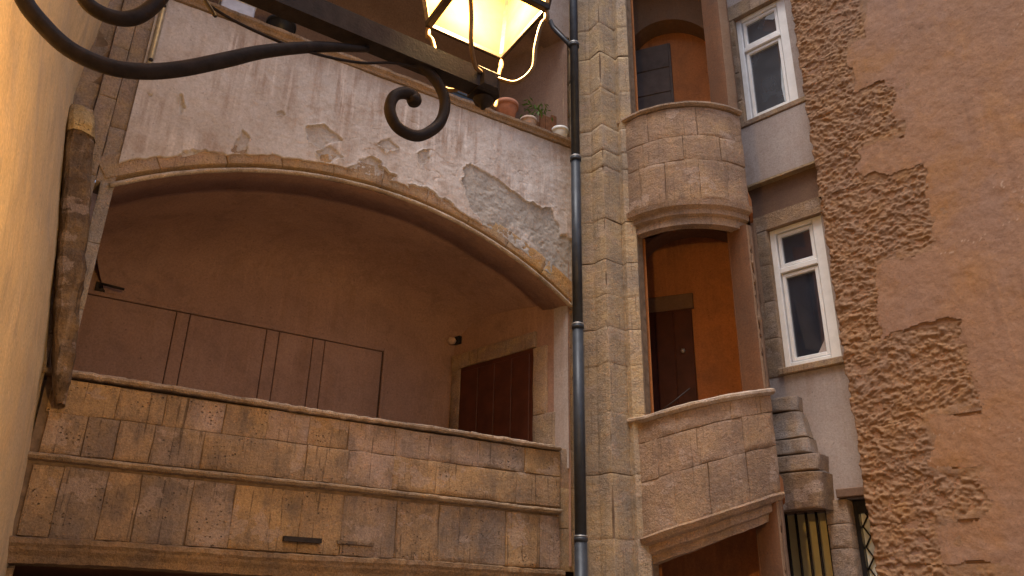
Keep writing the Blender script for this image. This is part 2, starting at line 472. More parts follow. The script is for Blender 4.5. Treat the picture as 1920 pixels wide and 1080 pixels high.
# ground storey under the gallery: a dark passage
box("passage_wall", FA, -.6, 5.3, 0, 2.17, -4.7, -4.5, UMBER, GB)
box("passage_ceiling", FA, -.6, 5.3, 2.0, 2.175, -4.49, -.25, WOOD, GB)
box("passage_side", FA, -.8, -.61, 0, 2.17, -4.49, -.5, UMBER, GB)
box("passage_pier", FA, -.6, .1, 0, 1.95, -.5, -.06, STONE, GB, color=OCH[1])
box("passage_pier", FA, 4.86, 5.45, 0, 2.10, -4.5, -.03, STONE, GB, color=OCH[3])
# parapet
PAR = mesh("parapet", boxv(FA, .0, 4.855, 2.16, 3.36, -.17, -.022), BOXF, MORTAR, GB)
def course(xs, yref, z0, z1, cols, **k):
    uu = [ux(x, yref) for x in xs]
    for a, b, c in zip(uu[:-1], uu[1:], cols):
        block("stone", FA, a, b, z0 + .0, z1, PAR, STONE, color=pick({'o': OCH, 'g': GRY, 'p': PNK}[c]), thick=.05, w=random.uniform(-.006, .006), bev=.008, **k)
uu = None
course([78, 210, 303, 345, 418, 500, 580, 655, 745, 900, 985, 1050], 800, 3.09, 3.355, "ooopopoppgo")
course([70, 150, 212, 280, 378, 575, 655, 740, 820, 970, 1050], 855, 2.775, 3.09, "ogogoopooo")
course([30, 92, 180, 246, 348, 430, 560, 640, 742, 822, 948, 1012, 1050], 1000, 2.165, 2.685, "ogoggoogogop", res=.05)
mo = ul(-.05, 4.87, 320)
sweep("coping", FA, mo, [(-.2, -.03), (.03, -.032), (.05, -.014), (.05, .002), (.03, .016), (-.2, .018)], MOULD, GB, zf=lambda u: 3.40 + .01 * (1 - u / 4.9) + .006 * np.sin(u * 2.1), jit=.008, color=(.52, .39, .29), js=17)
sweep("string_course", FA, mo, [(-.03, -.03), (.03, -.02), (.055, .0), (.055, .014), (.03, .024), (-.03, .03)], MOULD, GB, zf=lambda u: 2.735 + .012 * (1 - u / 4.9) - .004 * np.sin(u * 1.7), jit=.005, color=(.50, .37, .25), js=16)
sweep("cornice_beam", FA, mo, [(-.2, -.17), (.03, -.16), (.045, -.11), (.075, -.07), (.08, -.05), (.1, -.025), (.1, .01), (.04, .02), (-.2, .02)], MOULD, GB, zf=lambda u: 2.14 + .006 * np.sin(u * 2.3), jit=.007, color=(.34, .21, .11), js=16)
# iron peg in the parapet, and a strip standing in for a groove
for (x0, y0, x1, y1) in ((530, 1008, 600, 1016), (632, 1014, 700, 1022)):
    a, za = FA.px(x0, y0); b, zb = FA.px(x1, y1); z = (za + zb) / 2
    V = boxv(FA, a, b, z - .022, z + .018, -.02, .05)
    if x0 < 600: mesh("iron_cramp", V, BOXF, IRON, GB)
    else: mesh("groove_strip", boxv(FA, a, b, z - .016, z + .010, -.02, .022), BOXF, STONE, GB, color=(.13, .09, .065))  # the second is a raised dark strip standing in for a faint groove
# jambs of the opening
zz = 2.15
for h in (.42, .42, .42, .62, .55, .7):
    block("jamb_stone", FA, 4.855 if zz < 3.35 else 5.01, 5.13, zz, min(zz + h, 5.12), GB, STONE_C, color=pick(TAN + PNK), thick=.06, w=-.03, wav=.004); zz += h
    if zz > 5.1: break
zz = 3.40
for h in (.55, .6, .58):
    block("jamb_stone", FA, .02, U0 + .005, zz, zz + h, GB, STONE_C, color=(.36, .31, .28), thick=.3, w=-.005, wav=.004, res=.05); zz += h
# arch ring: voussoirs and roll moulding
A0 = arch()
tl = np.arcsin((.1 - AUC) / AR); tr = np.arcsin((5.04 - AUC) / AR)
cuts = [tl, np.arcsin((.50 - AUC) / AR)] + list(ul(np.arcsin((1.05 - AUC) / AR), tr, 9))
vc = [(.37, .26, .19), (.43, .29, .20), (.46, .27, .13), (.47, .28, .13), (.44, .28, .16), (.41, .27, .17), (.42, .27, .16), (.45, .28, .15), (.47, .27, .10), (.46, .26, .10), (.44, .28, .16)]
for i in range(len(cuts) - 1):
    block("voussoir", A0, cuts[i], cuts[i + 1], .085, .30, GB, STONE_C, color=vc[i], thick=.2, w=.0, us=AR, wav=.003, gap=.004, amp=.004)
ts = ul(tl, tr, 120)
rp = [(.030 * cos(a) + .012, .012 + .022 * sin(a)) for a in ul(-pi, pi, 11)[:-1]]
sweep("arch_moulding", A0, ts, rp, MOULD, GB, color=(.62, .52, .43), smooth=True, jit=.003)
sweep("arch_moulding", A0, ts, [(-.25, .028), (-.15, .028), (-.15, .10), (-.25, .10)], MOULD, GB, color=(.16, .10, .06))  # dark colour paints the shade inside the groove
# plaster band over the arch
def band(u):
    return .22 - .06 * np.clip((u - .4) / 2.2, 0, 1) + .02 * vnoise(np.stack([u * 5, 0 * u, 0 * u], -1), 4) + .012 * vnoise(np.stack([u * 19, 0 * u, 0 * u], -1), 6)
def inside(pu, pz, poly):
    r = np.zeros(pu.shape, bool); n = len(poly)
    for i in range(n):
        (x1, y1), (x2, y2) = poly[i], poly[(i + 1) % n]
        if abs(y2 - y1) < 1e-9: continue
        r ^= ((y1 > pz) != (y2 > pz)) & (pu < (x2 - x1) * (pz - y1) / (y2 - y1) + x1)
    return r
PEEL = [[(866, 318), (882, 310), (930, 338), (985, 378), (1030, 393), (1052, 440), (1074, 456), (1080, 560), (1000, 505), (930, 455), (884, 400), (868, 350)],
        [(575, 238), (610, 235), (644, 264), (622, 268), (606, 279), (580, 272)],
        [(704, 270), (725, 261), (748, 282), (722, 288)], [(780, 288), (806, 280), (802, 300), (784, 312)],
        [(430, 284), (440, 268), (450, 244), (464, 260), (462, 290)], [(334, 180), (340, 178), (347, 202), (338, 216)], [(515, 210), (528, 208), (530, 216), (517, 217)],
        [(640, 320), (690, 300), (745, 332), (720, 340)], [(590, 285), (620, 276), (640, 300), (600, 305)], [(276, 178), (286, 182), (282, 188)],
        [(330, 292), (360, 284), (420, 286), (425, 296), (340, 300)], [(760, 345), (800, 352), (850, 385), (835, 392), (770, 362)], [(672, 298), (700, 292), (712, 306), (690, 312)], [(955, 420), (985, 430), (1010, 470), (980, 470)]]
gu = ul(U0 - .01, 5.14, 470); gs = ul(0, 1, 150)
zl = arch_z(gu, 0.0) + band(gu)
GZ = zl[:, None] + (7.25 - zl)[:, None] * gs; GU = np.repeat(gu[:, None], 150, 1)
q = np.stack([GU, GZ, 0 * GU], -1)
ju = GU + .022 * fbm(q * 8, 3, 21) + .008 * vnoise(q * 40, 5); jz = GZ + .022 * fbm(q * 8 + 40, 3, 22) + .008 * vnoise(q * 40, 7)
pm = np.zeros(GU.shape)
for i, P in enumerate(PEEL):
    pm = np.where(inside(ju, jz, [FA.px(*p) for p in P]), .95 if i == 0 else .45, pm)
lift = np.zeros(GU.shape)
cr = np.abs(fbm(q * [2.2, 3.1, 1], 3, 33))
crack = (cr < .012) & (vnoise(q * 1.3, 3) > .25)
bl = (pm > 0).astype(float)
for _ in range(3):
    bl[1:-1, 1:-1] = (bl[1:-1, 1:-1] * 2 + bl[2:, 1:-1] + bl[:-2, 1:-1] + bl[1:-1, 2:] + bl[1:-1, :-2]) / 6
lift = np.where(pm == 0, bl, 0) * (.5 + vnoise(q * 6, 77))
GWd = .018 * (pm == 0) + .045 * lift + .006 * fbm(q * 3, 4, 2) + .0025 * fbm(q * 22, 3, 3) - .006 * crack
GWd = GWd + np.where(pm > 0, .004 * fbm(q * 30, 3, 8), 0)
V = FA(GU, GZ, GWd).reshape(-1, 3)
Bv = FA(GU[:, 0], GZ[:, 0], -.03)
idx = np.arange(470 * 150).reshape(470, 150)[:, 0]
low = np.stack([idx[1:], idx[:-1], 70500 + np.arange(469), 70500 + np.arange(1, 470)], -1)
mesh("spandrel_plaster", np.concatenate([V, Bv]), np.concatenate([quads(470, 150), low]), SPANDREL, GB, attr={"peel": np.concatenate([pm.ravel(), np.zeros(470)])})
box("parapet_core", FA, -.3, 5.14, 6.1, 7.2, -.2, -.05, MORTAR, GB)
sweep("coping", FA, ul(.1, 5.12, 120), [(-.22, -.075), (.04, -.08), (.05, -.05), (.085, -.03), (.09, .0), (-.22, .005)], MOULD, GB, zf=lambda u: 7.34 + .004 * np.sin(3 * u), jit=.006, color=(.40, .30, .23), js=9)
# front of the upper storey above its own arch
sheet("upper_front", FA, ul(-.7, 5.2, 60), lambda u: arch_z(np.clip(u, .13, 5.0), 0) + 3.95, 12.0, 8, MAUVE, GB, w=.0)
box("roof_cornice", FA, -.8, 5.3, 11.9, 12.2, -DEPTH, .5, WOOD, GB)
zz = 7.2
while zz < 11.8:
    h = random.uniform(.45, .7)
    block("jamb_stone", FA, 5.0, 5.42, zz, zz + h, GB, STONE_C, color=pick(PNK), thick=.4, w=-.06, wav=.004); zz += h
# pilaster strips at the left corner
for k, (a, b, w) in enumerate(((-.62, -.17, -.05), (-.17, -.02, .01), (-.02, .135, -.015))):
    zz = 2.1 + .17 * k if k < 2 else 5.12
    while zz < 11.8:
        h = random.uniform(.5, .85)
        block("pilaster_stone", FA, a, b, zz, zz + h, GB, STONE_C, color=pick([(.30, .225, .185), (.34, .265, .225), (.27, .2, .16)]), thick=.25, w=w, res=.07, wav=.004); zz += h
# cupboard panels on the back wall
def bu(x, y): return FB.px(x, y)[0]
edges = [(150, .0), (308, 0), (335, 0), (487, 0), (512, 0), (578, 0), (601, 0), (712, 0)]
eu = [bu(x, 700) for x, _ in edges]; eu[0] = .12
ZT = 4.745
box("cupboard_recess", FB, -.2, eu[-1] + .02, 2.4, ZT + .012, .001, .004, GAPM, GB)
for a, b in zip(eu[:-1], eu[1:]):
    box("cupboard_panel", FB, a + .0045, b - .0045, 2.42, ZT, .004, .034, VAULT, GB, bev=.006)
box("cupboard_frame", FB, eu[-1] + .022, eu[-1] + .07, 2.42, ZT + .06, .0, .03, VAULT, GB, bev=.006)
box("cupboard_frame", FB, -.2, eu[-1] + .018, ZT + .014, ZT + .06, .0, .03, VAULT, GB, bev=.006)
# door in the end wall
def edoor(dz, tgt):
    d0, d1, dt = -1.80, -.53, 4.675 + dz
    box("door", FE, d0, d1, 2.4 + dz, dt, .002, .03, DOORM, tgt)
    dr = [o for o in tgt.children][-1]
    n = 4
    for i in range(n):
        a = d0 + .05 + (d1 - d0 - .1) * i / n; b = d0 + .05 + (d1 - d0 - .1) * (i + 1) / n
        box("plank", FE, a + .006, b - .006, 2.45 + dz, dt - .06, .03, .045, DOORM, dr, bev=.006)
    tube("handle", [FE(d0 + .12, 3.5 + dz, .045), FE(d0 + .12, 3.5 + dz, .09), FE(d0 + .2, 3.5 + dz, .09)], .01, IRON, dr, seg=6)
    block("door_lintel", FE, d0 - .17, d1 + .03, dt, dt + .2, tgt, STONE_C, color=(.28, .185, .14), thick=.05, w=.045)
    zz = 2.4 + dz
    for h in (.75, .7, .82):
        block("door_jamb", FE, d0 - .17, d0, zz, min(zz + h, dt), tgt, STONE_C, color=(.27, .18, .14), thick=.05, w=.04)
        block("door_jamb", FE, d1, d1 + random.choice([.2, .33]), zz, min(zz + h, dt + .19), tgt, STONE_C, color=pick([(.40, .29, .21), (.38, .27, .2)]), thick=.05, w=.04); zz += h
edoor(0.0, GB)
sheet("end_plaster", FE, ul(-.22, -.005, 8), 3.2, 5.1, 20, MAUVE, GB, w=.02)

# ------------------------------------------------------------------ building on the left (leaning wall)
LB = empty("left_building", FA(-.3, 0, 2.5) - np.array([.6, 0, 0]), "tall cream-rendered building at the left edge lit warm by the lantern", "building")
aL = radians(-25); eL = np.array([sin(aL), cos(aL), 0])      # runs away from the camera along the wall
def LWALL(s, z, w):
    s, z, w = np.broadcast_arrays(np.asarray(s, float), np.asarray(z, float), np.asarray(w, float))
    base = FA(np.interp(z, [0, 2, 3.2, 4.4, 5.4, 5.9, 6.4, 7.2, 8.5, 13], [.1, .06, -.02, -.16, -.31, -.36, -.33, -.28, -.28, -.3]), z, 0.0)
    P = base - (s[..., None]) * eL + w[..., None] * np.array([eL[1], -eL[0], 0])
    P[..., 2] = z; return P
sl = ul(-.6, 9.5, 240); zl_ = ul(0, 12.5, 200)
S, Z = np.meshgrid(sl, zl_, indexing='ij'); q = np.stack([S, Z, 0 * S], -1)
mesh("wall", LWALL(S, Z, .018 * fbm(q * 1.1, 4, 51) + .004 * fbm(q * 9, 3, 52)).reshape(-1, 3), quads(240, 200, flip=True), LEFTW, LB, smooth=True)
# broken stone shaft against that wall, near the corner
def shaft():
    ys = [190, 330, 480, 610, 745]; xl = [128, 118, 108, 103, 98]; xr = [186, 178, 166, 151, 133]
    wf = .26
    def edge_at(y):
        a, z = FA.px(float(np.interp(y, ys, xl)), y, wf); b, _ = FA.px(float(np.interp(y, ys, xr)), y, wf); return a, b, z
    prof = [(0, 0), (.0, .55), (.06, .85), (.2, .97), (.5, 1.0), (.8, .97), (.94, .85), (1, .55), (1, 0)]
    def lump(name, y0, y1, n, grow, col, top):
        rows = []
        for i, y in enumerate(ul(y1, y0, n)):
            a, b, z = edge_at(y); c = (a + b) / 2; h = (b - a) / 2 * grow(i / (n - 1))
            for k, (t, w) in enumerate(prof):
                P = FA(c - h + 2 * h * t, z, -.02 + (wf * grow(i / (n - 1)) + .02) * w)
                j = fbm(np.array([P * 8]), 4, 77)[0] * .024
                rows.append(P + nA * j + dA * j * .5 + np.array([0, 0, top * vnoise(np.array([[k * .8, i * .7, 0.]]), 3)[0]]))
        m_ = len(prof)
        F = [[i * m_ + k, i * m_ + k + 1, (i + 1) * m_ + k + 1, (i + 1) * m_ + k] for i in range(n - 1) for k in range(m_ - 1)]
        F.append(list(range((n - 1) * m_, n * m_)))
        mesh(name, rows, F, STONE, LB, color=col)
    lump("stone_shaft", 232, 748, 40, lambda t: min(1.0, .5 + 5 * t), (.13, .08, .045), .01)
    lump("shaft_head", 186, 240, 9, lambda t: 1.06 - .18 * t ** 3, (.58, .42, .2), .02)  # bright ochre puts the lantern's light into the head's colour
shaft()

# ------------------------------------------------------------------ stair tower
TB = empty("stair_tower", (TW[0], TW[1], 0), "round stone stair turret with open arched landings and orange interior", "building")
R_ = radians
th = lambda d: R_(d)
zt2 = lambda u: np.interp(np.degrees(u), [-180, -134, -120, -100, -57, -20], [3.62, 3.60, 3.64, 3.71, 3.88, 3.98])
zb2 = lambda u: np.interp(np.degrees(u), [-180, -139, -110, -64, -20], [2.40, 2.44, 2.57, 2.84, 3.05])
zl1 = lambda u: 5.74 + 0 * u
TPINK = [(.32, .215, .15), (.33, .225, .16), (.30, .20, .14), (.33, .22, .15)]
def drum(deg0, deg1, z0, z1, rows, widths, cols=TPINK, **k):
    f0 = z0 if callable(z0) else (lambda u: z0 + 0 * u); f1 = z1 if callable(z1) else (lambda u: z1 + 0 * u)
    rows = [0] + list(rows) + [1]
    for r in range(len(rows) - 1):
        lo = (lambda u, a=rows[r]: f0(u) + (f1(u) - f0(u)) * a); hi = (lambda u, a=rows[r + 1]: f0(u) + (f1(u) - f0(u)) * a)
        d = deg0; i = 0
        while d < deg1 - 3:
            wdt = random.uniform(*widths)
            e = min(d + wdt, deg1)
            if deg1 - e < widths[0] * .5: e = deg1
            block("stone", CYL, R_(d), R_(e), lo, hi, TB_PART, STONE_T, color=pick(cols), thick=.13, us=TR, w=random.uniform(-.004, .004), gap=.002, **k)
            d = e
def core(name, d0, d1, z0, z1):
    f0 = z0 if callable(z0) else (lambda u: z0 + 0 * u); f1 = z1 if callable(z1) else (lambda u: z1 + 0 * u)
    us = ul(R_(d0), R_(d1), 40)
    n = len(us)
    V = np.concatenate([CYL(us, f0(us), -.02), CYL(us, f1(us), -.02), CYL(us, f1(us), -.19), CYL(us, f0(us), -.19)])
    F = []
    for a in range(4):
        b = (a + 1) % 4
        F += [[a * n + i, a * n + i + 1, b * n + i + 1, b * n + i] for i in range(n - 1)]
    F += [[0, n, 2 * n, 3 * n], [n - 1, 4 * n - 1, 3 * n - 1, 2 * n - 1]]
    return mesh(name, V, F, MORTAR, TB)
TE = -57.0
TB_PART = core("lower_breast_wall", -178, TE, zb2, zt2); drum(-150, TE, zb2, zt2, [.46, .80], (17, 34))
TB_PART = core("upper_breast_wall", -178, TE, 6.04, 7.30); drum(-152, TE, 6.04, 7.28, [.42, .68], (17, 36))
def soft_jamb(d_edge, z0, z1, mat):
    """plastered jamb whose edge rounds back to the inner wall"""
    f0 = z0 if callable(z0) else (lambda u: z0 + 0 * u); f1 = z1 if callable(z1) else (lambda u: z1 + 0 * u)
    path = [(TE, -.02), (TE, .0), (TE - 2, .0)] + [(d, 0.0) for d in ul(TE - 4, d_edge + 2, 5)] + [(d_edge, -.006), (d_edge - .8, -.02), (d_edge - 1.5, -.05), (d_edge - 2.2, -.10), (d_edge - 3, -.16), (d_edge - 4, -.25)]
    us = np.array([R_(p[0]) for p in path]); ws = np.array([p[1] for p in path])
    t = ul(0, 1, 40); Z = f0(us)[:, None] + (f1(us) - f0(us))[:, None] * t
    U = np.repeat(us[:, None], 40, 1); q = np.stack([U, Z, 0 * U], -1)
    W = np.repeat(ws[:, None], 40, 1) + .006 * fbm(q * 5, 3, 61)
    k = 8
    mesh("jamb_wall", CYL(U, Z, W)[:k + 1], quads(k + 1, 40, flip=True), mat, TB, smooth=True)
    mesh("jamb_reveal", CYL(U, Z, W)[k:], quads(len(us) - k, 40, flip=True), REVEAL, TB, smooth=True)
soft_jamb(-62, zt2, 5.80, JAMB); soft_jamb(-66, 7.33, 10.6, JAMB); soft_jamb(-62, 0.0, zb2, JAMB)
TB_PART = core("jamb_wall", -180, -139, 0, 10.6)
TB_PART = core("drum_top", -180, TE, 10.6, 13.0)
tu = ul(th(-151), th(TE + .5), 80)
sweep("coping", CYL, tu, [(-.19, -.03), (.015, -.035), (.04, -.012), (.04, .01), (.02, .022), (-.19, .022)], MOULD, TB, zf=lambda u: 7.325 + 0 * u, jit=.004, color=(.38, .28, .21), js=8)
sweep("coping", CYL, tu, [(-.19, -.03), (.02, -.035), (.055, -.01), (.055, .014), (.03, .03), (-.19, .03)], MOULD, TB, zf=lambda u: zt2(u) + .01, jit=.005, color=(.50, .40, .33), js=9)
tl_ = ul(th(-141), th(TE), 80)
sweep("lintel_moulding", CYL, tl_, [(-.19, -.26), (-.07, -.26), (-.07, -.17), (-.03, -.15), (-.03, -.09), (.02, -.06), (.035, .0), (-.02, .01), (-.19, .01)], MOULD, TB, zf=lambda u: 6.03 + 0 * u, color=(.37, .26, .195), jit=.004, js=8)
sweep("lintel_moulding", CYL, tl_, [(-.19, -.24), (-.09, -.24), (-.08, -.17), (-.04, -.15), (-.04, -.08), (.01, -.06), (.04, -.01), (.03, .01), (-.19, .01)], MOULD, TB, zf=lambda u: zb2(u), color=(.34, .22, .15), jit=.005, js=8)
# round interior, orange limewash, with landings and doors
pe = CYL(R_(TE), 0.0, -.02); pe2 = pe + np.array([sin(R_(18)), cos(R_(18)), 0]) * 1.5
mesh("return_wall", [pe, pe2, pe2 + [0, 0, 13], pe + [0, 0, 13]], [(0, 1, 2, 3)], UMBER, TB)
ui = ul(R_(-66), R_(221), 70)
sheet("stair_wall", lambda u, z, w: CYL(u, z, w - .24), ui, 0, 12.8, 40, ORANGE, TB, smooth=True)
sheet("landing_wall", FD, ul(-.66, .64, 14), 0, 12.8, 30, ORANGE, TB)
for z in (2.95, 6.3, 10.2):
    us = ul(0, 2 * pi, 33)[:-1]
    V = np.concatenate([[[TW[0], TW[1], z + .05]], CYL(us, z + .12 * np.sin(us - 2.3), -.19), CYL(us, z + .2 + .12 * np.sin(us - 2.3), -.19), [[TW[0], TW[1], z + .25]]])
    F = [[0, 1 + (i + 1) % 32, 1 + i] for i in range(32)] + [[65, 33 + i, 33 + (i + 1) % 32] for i in range(32)] + [[1 + i, 1 + (i + 1) % 32, 33 + (i + 1) % 32, 33 + i] for i in range(32)]
    mesh("landing", V, F, ORANGE, TB)
def fdrect(x0, x1, y0, y1):
    a, z1 = FD.px(x0, y0); b, _ = FD.px(x1, y0); return a, b, z1
a0, z_a = FD.px(1203, 566); a1, z_b = FD.px(1299, 548)
zt = (z_a + z_b) / 2
box("door_lintel", FD, a0 - .3, a1, zt - .2, zt, .0, .05, UMBER, TB, bev=.01)
dd = box("door", FD, a0 - .3, a1 - .03, 3.0, zt - .2, .0, .03, DOORM, TB)
for i in range(4):
    w_ = (a1 - a0 + .27) / 4
    box("plank", FD, a0 - .3 + w_ * i + .005, a0 - .3 + w_ * (i + 1) - .005, 3.05, zt - .22, .03, .04, DOORM, dd, bev=.005)
lathe("handle", FD(a1 - .16, zt - .75, .06), [(0, .03), (.02, .025), (.03, 0), (.02, -.025), (0, -.03)], ZINC, dd, seg=8)
a0, z_a = FD.px(1176, 112); a1, z_b = FD.px(1256, 74)
zt = (z_a + z_b) / 2
dd = box("shutter", FD, a0 - .35, a1, 7.2, zt, .0, .04, DOORG, TB)
for i in range(5):
    h = (zt - 7.3) / 5
    box("plank", FD, a0 - .33, a1 - .03, 7.3 + h * i + .006, 7.3 + h * (i + 1) - .006, .04, .055, DOORG, dd, bev=.006)
def shade_arch(xc, hw, yc, ys, ztop, xl, xr):
    w = .3
    n = 40; top, cur = [], []
    for t in ul(-1.25, 1.25, n):
        x = xc + hw * t
        y = yc + (ys - yc) * (1 - sqrt(max(0.0, 1 - min(1, abs(t)) ** 2))) + (400 * (abs(t) - 1) if abs(t) > 1 else 0)
        u, z = FD.px(x, y, w); cur.append((u, z)); top.append((u, max(ztop, z + .02)))
    V = [FD(u, z, w) for u, z in cur] + [FD(u, z, w) for u, z in top] + [FD(u, z, .0) for u, z in cur]
    F = [[i, i + 1, n + i + 1, n + i] for i in range(n - 1)] + [[2 * n + i, 2 * n + i + 1, i + 1, i] for i in range(n - 1)]
    mesh("shade_arch", V, F, JAMB, TB)  # dark brown sheet added to stand for the opening's shaded inner face
shade_arch(1302, 108, 426, 500, 6.2, 1195, 1400)
shade_arch(1262, 88, 36, 110, 10.2, 1176, 1350)
# thin rail behind the lower breast wall
P = [FD.px(1222, 782), FD.px(1310, 740)]
tube("handrail", [CYL(R_(-132), 3.66, -.1), CYL(R_(-118), 3.80, -.14), CYL(R_(-108), 3.93, -.2)], .006, IRON, TB, seg=6)

# ------------------------------------------------------------------ angular pier between gallery and tower
PB = empty("angle_pier", (1.1, 8.3, 0), "angular pale stone pier with peaked joints right of the drainpipe", "pier")
def pplan(x, y_):
    d = ray(x, 430); t = y_ / d[1]; return np.array([d[0] * t, y_])
PP = [FA(5.08, 0, -.05)[:2], pplan(1090, 8.16), pplan(1112, 8.13), pplan(1134, 7.96), pplan(1166, 8.13), pplan(1172, 8.06), pplan(1193, 8.05), np.array([1.52, 8.35])]
PP = np.array(PP)
seglen = np.r_[0, np.cumsum(np.linalg.norm(np.diff(PP, axis=0), axis=1))]
def PIER(u, z, w):
    u, z, w = np.broadcast_arrays(np.asarray(u, float), np.asarray(z, float), np.asarray(w, float))
    x = np.interp(u, seglen, PP[:, 0]); y = np.interp(u, seglen, PP[:, 1])
    c = np.array([1.22, 8.75]); dx, dy = x - c[0], y - c[1]; L = np.sqrt(dx * dx + dy * dy)
    return np.stack([x + dx / L * w, y + dy / L * w, z], -1)
def pier_block(z0, z1, col):
    _sd[0] += 1; s = _sd[0]
    us = np.unique(np.concatenate([seglen, ul(0, seglen[-1], 40), seglen[1:-1] - .008, seglen[1:-1] + .008]))
    h = z1 - z0; zs = np.concatenate([[0, .006], ul(.05, h - .05, max(3, int(h / .07))), [h - .006, h]]) + z0
    zs[0] += .0012; zs[-1] -= .0012
    U, Z = np.meshgrid(us, zs, indexing='ij'); q = np.stack([U, Z, 0 * U + s], -1)
    W = .0035 * fbm(q * 6, 3, s) + random.uniform(-.001, .001)
    jd = random.uniform(.0005, .005); W[:, 0] -= jd; W[:, -1] -= jd; Z = Z + .012 * vnoise(q * [4, 0, 0] + s, s)
    crn = np.exp(-((U - seglen[3]) / .02) ** 2); W = W - crn * (.006 + .02 * np.maximum(0, vnoise(q * 5, s)))
    nu, nz = U.shape
    return mesh("stone", PIER(U, Z, W), quads(nu, nz), STONE_C, PB, color=col)
mesh("core", np.concatenate([PIER(seglen, 0 * seglen, -.014), PIER(seglen, 0 * seglen + 13, -.014)]), [[i, i + 1, i + 9, i + 8] for i in range(7)], MORTAR, PB)
zj = [FA.px(1093, y)[1] for y in ()]
zz = 0.0
for z in [.5, 1.0, 1.5, 2.0, 2.42, 3.05, 3.67, 4.2, 4.62, 5.0, 5.42, 5.93, 6.62, 6.85, 7.2, 7.75, 8.3, 8.75, 9.3, 9.9, 10.5, 11.2, 12, 13]:
    pier_block(zz, z, pick(TAN) if z > 2.2 else pick(GRY + TAN)); zz = z

# ------------------------------------------------------------------ recessed wall with the two windows
NB = empty("window_building", FN(-3, 0, 0), "narrow recessed building strip with two white windows beside the turret", "building")
def rect_px(pts):
    L = [FN.px(*p) for p in pts]                      # TL, TR, BR, BL
    return (L[0][0] + L[3][0]) / 2, (L[1][0] + L[2][0]) / 2, (L[2][1] + L[3][1]) / 2, (L[0][1] + L[1][1]) / 2
wu = rect_px([(1374, 30), (1466, -2), (1499, 188), (1398, 229)])
wl = rect_px([(1441, 428), (1529, 404), (1587, 673), (1464, 686)])
VL, VR = min(wu[0], wl[0]) - .8, max(wu[1], wl[1]) + 1.6
z_pan = (FN.px(1405, 350)[1] + FN.px(1523, 307)[1]) / 2
GLASS_UP = glass_mat("paler_window_glass", (.055, .065, .08))  # upper panes: paler blue-grey tint
def window(r, glass):
    u0, u1, z0, z1 = r
    W = empty("window", FN((u0 + u1) / 2, z0, -.1)); W.parent = NB; W.location = Vector(FN((u0 + u1) / 2, z0, -.1)) - NB.location
    fw = .075
    box("frame_stile", FN, u0, u0 + fw, z0, z1, -.16, -.06, WHITE, W, bev=.008)
    box("frame_stile", FN, u1 - fw - .06, u1, z0, z1, -.16, -.06, WHITE, W, bev=.008)
    zt_ = z0 + (z1 - z0) * .685
    for za, zb in ((z0, z0 + .07), (zt_ - .035, zt_ + .035), (z1 - .06, z1)):
        box("frame_rail", FN, u0 + fw + .002, u1 - fw - .062, za, zb, -.158, -.058, WHITE, W, bev=.008)
    for za, zb in ((z0 + .085, zt_ - .05), (zt_ + .05, z1 - .072)):
        a, b = u0 + fw + .012, u1 - fw - .072
        s = .045
        for c in ((a, a + s, za, zb), (b - s, b, za, zb), (a + s, b - s, za, za + s), (a + s, b - s, zb - s, zb)):
            box("sash", FN, c[0], c[1], c[2], c[3], -.15, -.085, WHITE, W, bev=.006)
        box("pane", FN, a + s - .005, b - s + .005, za + s - .005, zb - s + .005, -.128, -.12, glass, W)
    box("backing", FN, u0, u1, z0, z1, -.2, -.17, GAPM, W)
    box("sill", FN, u0 - .05, u1 + .12, z0 - .09, z0 - .003, -.2, .05, STONE_C, W, bev=.012, color=(.34, .23, .16))
    return W
W1 = window(wu, GLASS_UP); W2 = window(wl, GLASS)
# curtain piece in the corner of the lower pane
mesh("curtain_or_reflection", [FN(*p) for p in ((wl[1] - .30, wl[2] + .14, -.118), (wl[1] - .19, wl[2] + .14, -.118), (wl[1] - .19, wl[2] + .42, -.117), (wl[1] - .21, wl[2] + .28, -.117))], [(0, 1, 2, 3)], MAUVE, W2)
SKYREF = plain_mat("pale_sky_reflection", (.50, .56, .62), .7, var=.15, sc=9)  # sky reflection painted as pale pieces laid on the upper panes
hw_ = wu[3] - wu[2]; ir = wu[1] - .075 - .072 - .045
mesh("curtain_or_reflection", [FN(*p) for p in ((ir - .16, wu[3] - .16, -.1185), (ir - .04, wu[3] - .24, -.1185), (ir + .002, wu[3] - .23, -.1185), (ir + .002, wu[3] - .125, -.1185), (ir - .13, wu[3] - .125, -.1185))], [(0, 1, 2, 3, 4)], SKYREF, W1)
mesh("curtain_or_reflection", [FN(*p) for p in ((ir - .035, wu[2] + .16, -.1185), (ir + .002, wu[2] + .14, -.1185), (ir + .002, wu[2] + hw_ * .52, -.1185), (ir - .03, wu[2] + hw_ * .36, -.1185), (ir - .05, wu[2] + hw_ * .22, -.1185))], [(0, 1, 2, 3, 4)], SKYREF, W1)
u0, u1 = wl[0], wl[1]
zB = 2.96
box("wall", FN, VL, VR, wu[3] + .25, 13, -.25, .0, MAUVE, NB)
box("lintel", FN, VL, VR, wu[3], wu[3] + .247, -.24, .02, STONE_T, NB, color=(.36, .27, .2))
zz = wl[3]
for r, zlo, zhi in ((wu, wu[2] - .09, wu[3]), (wl, wl[2] - .09, wl[3])):
    z = zlo
    for h in np.diff(np.linspace(zlo, zhi, 5)):
        block("jamb_stone", FN, r[0] - .28, r[0], z, z + h, NB, STONE_T, color=pick([(.35, .26, .19), (.32, .235, .17)]), thick=.22, w=.01, wav=.003); z += h
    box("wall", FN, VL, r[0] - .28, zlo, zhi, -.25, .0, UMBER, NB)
    box("wall", FN, r[1], VR, zlo, zhi, -.25, -.02, MAUVE, NB)
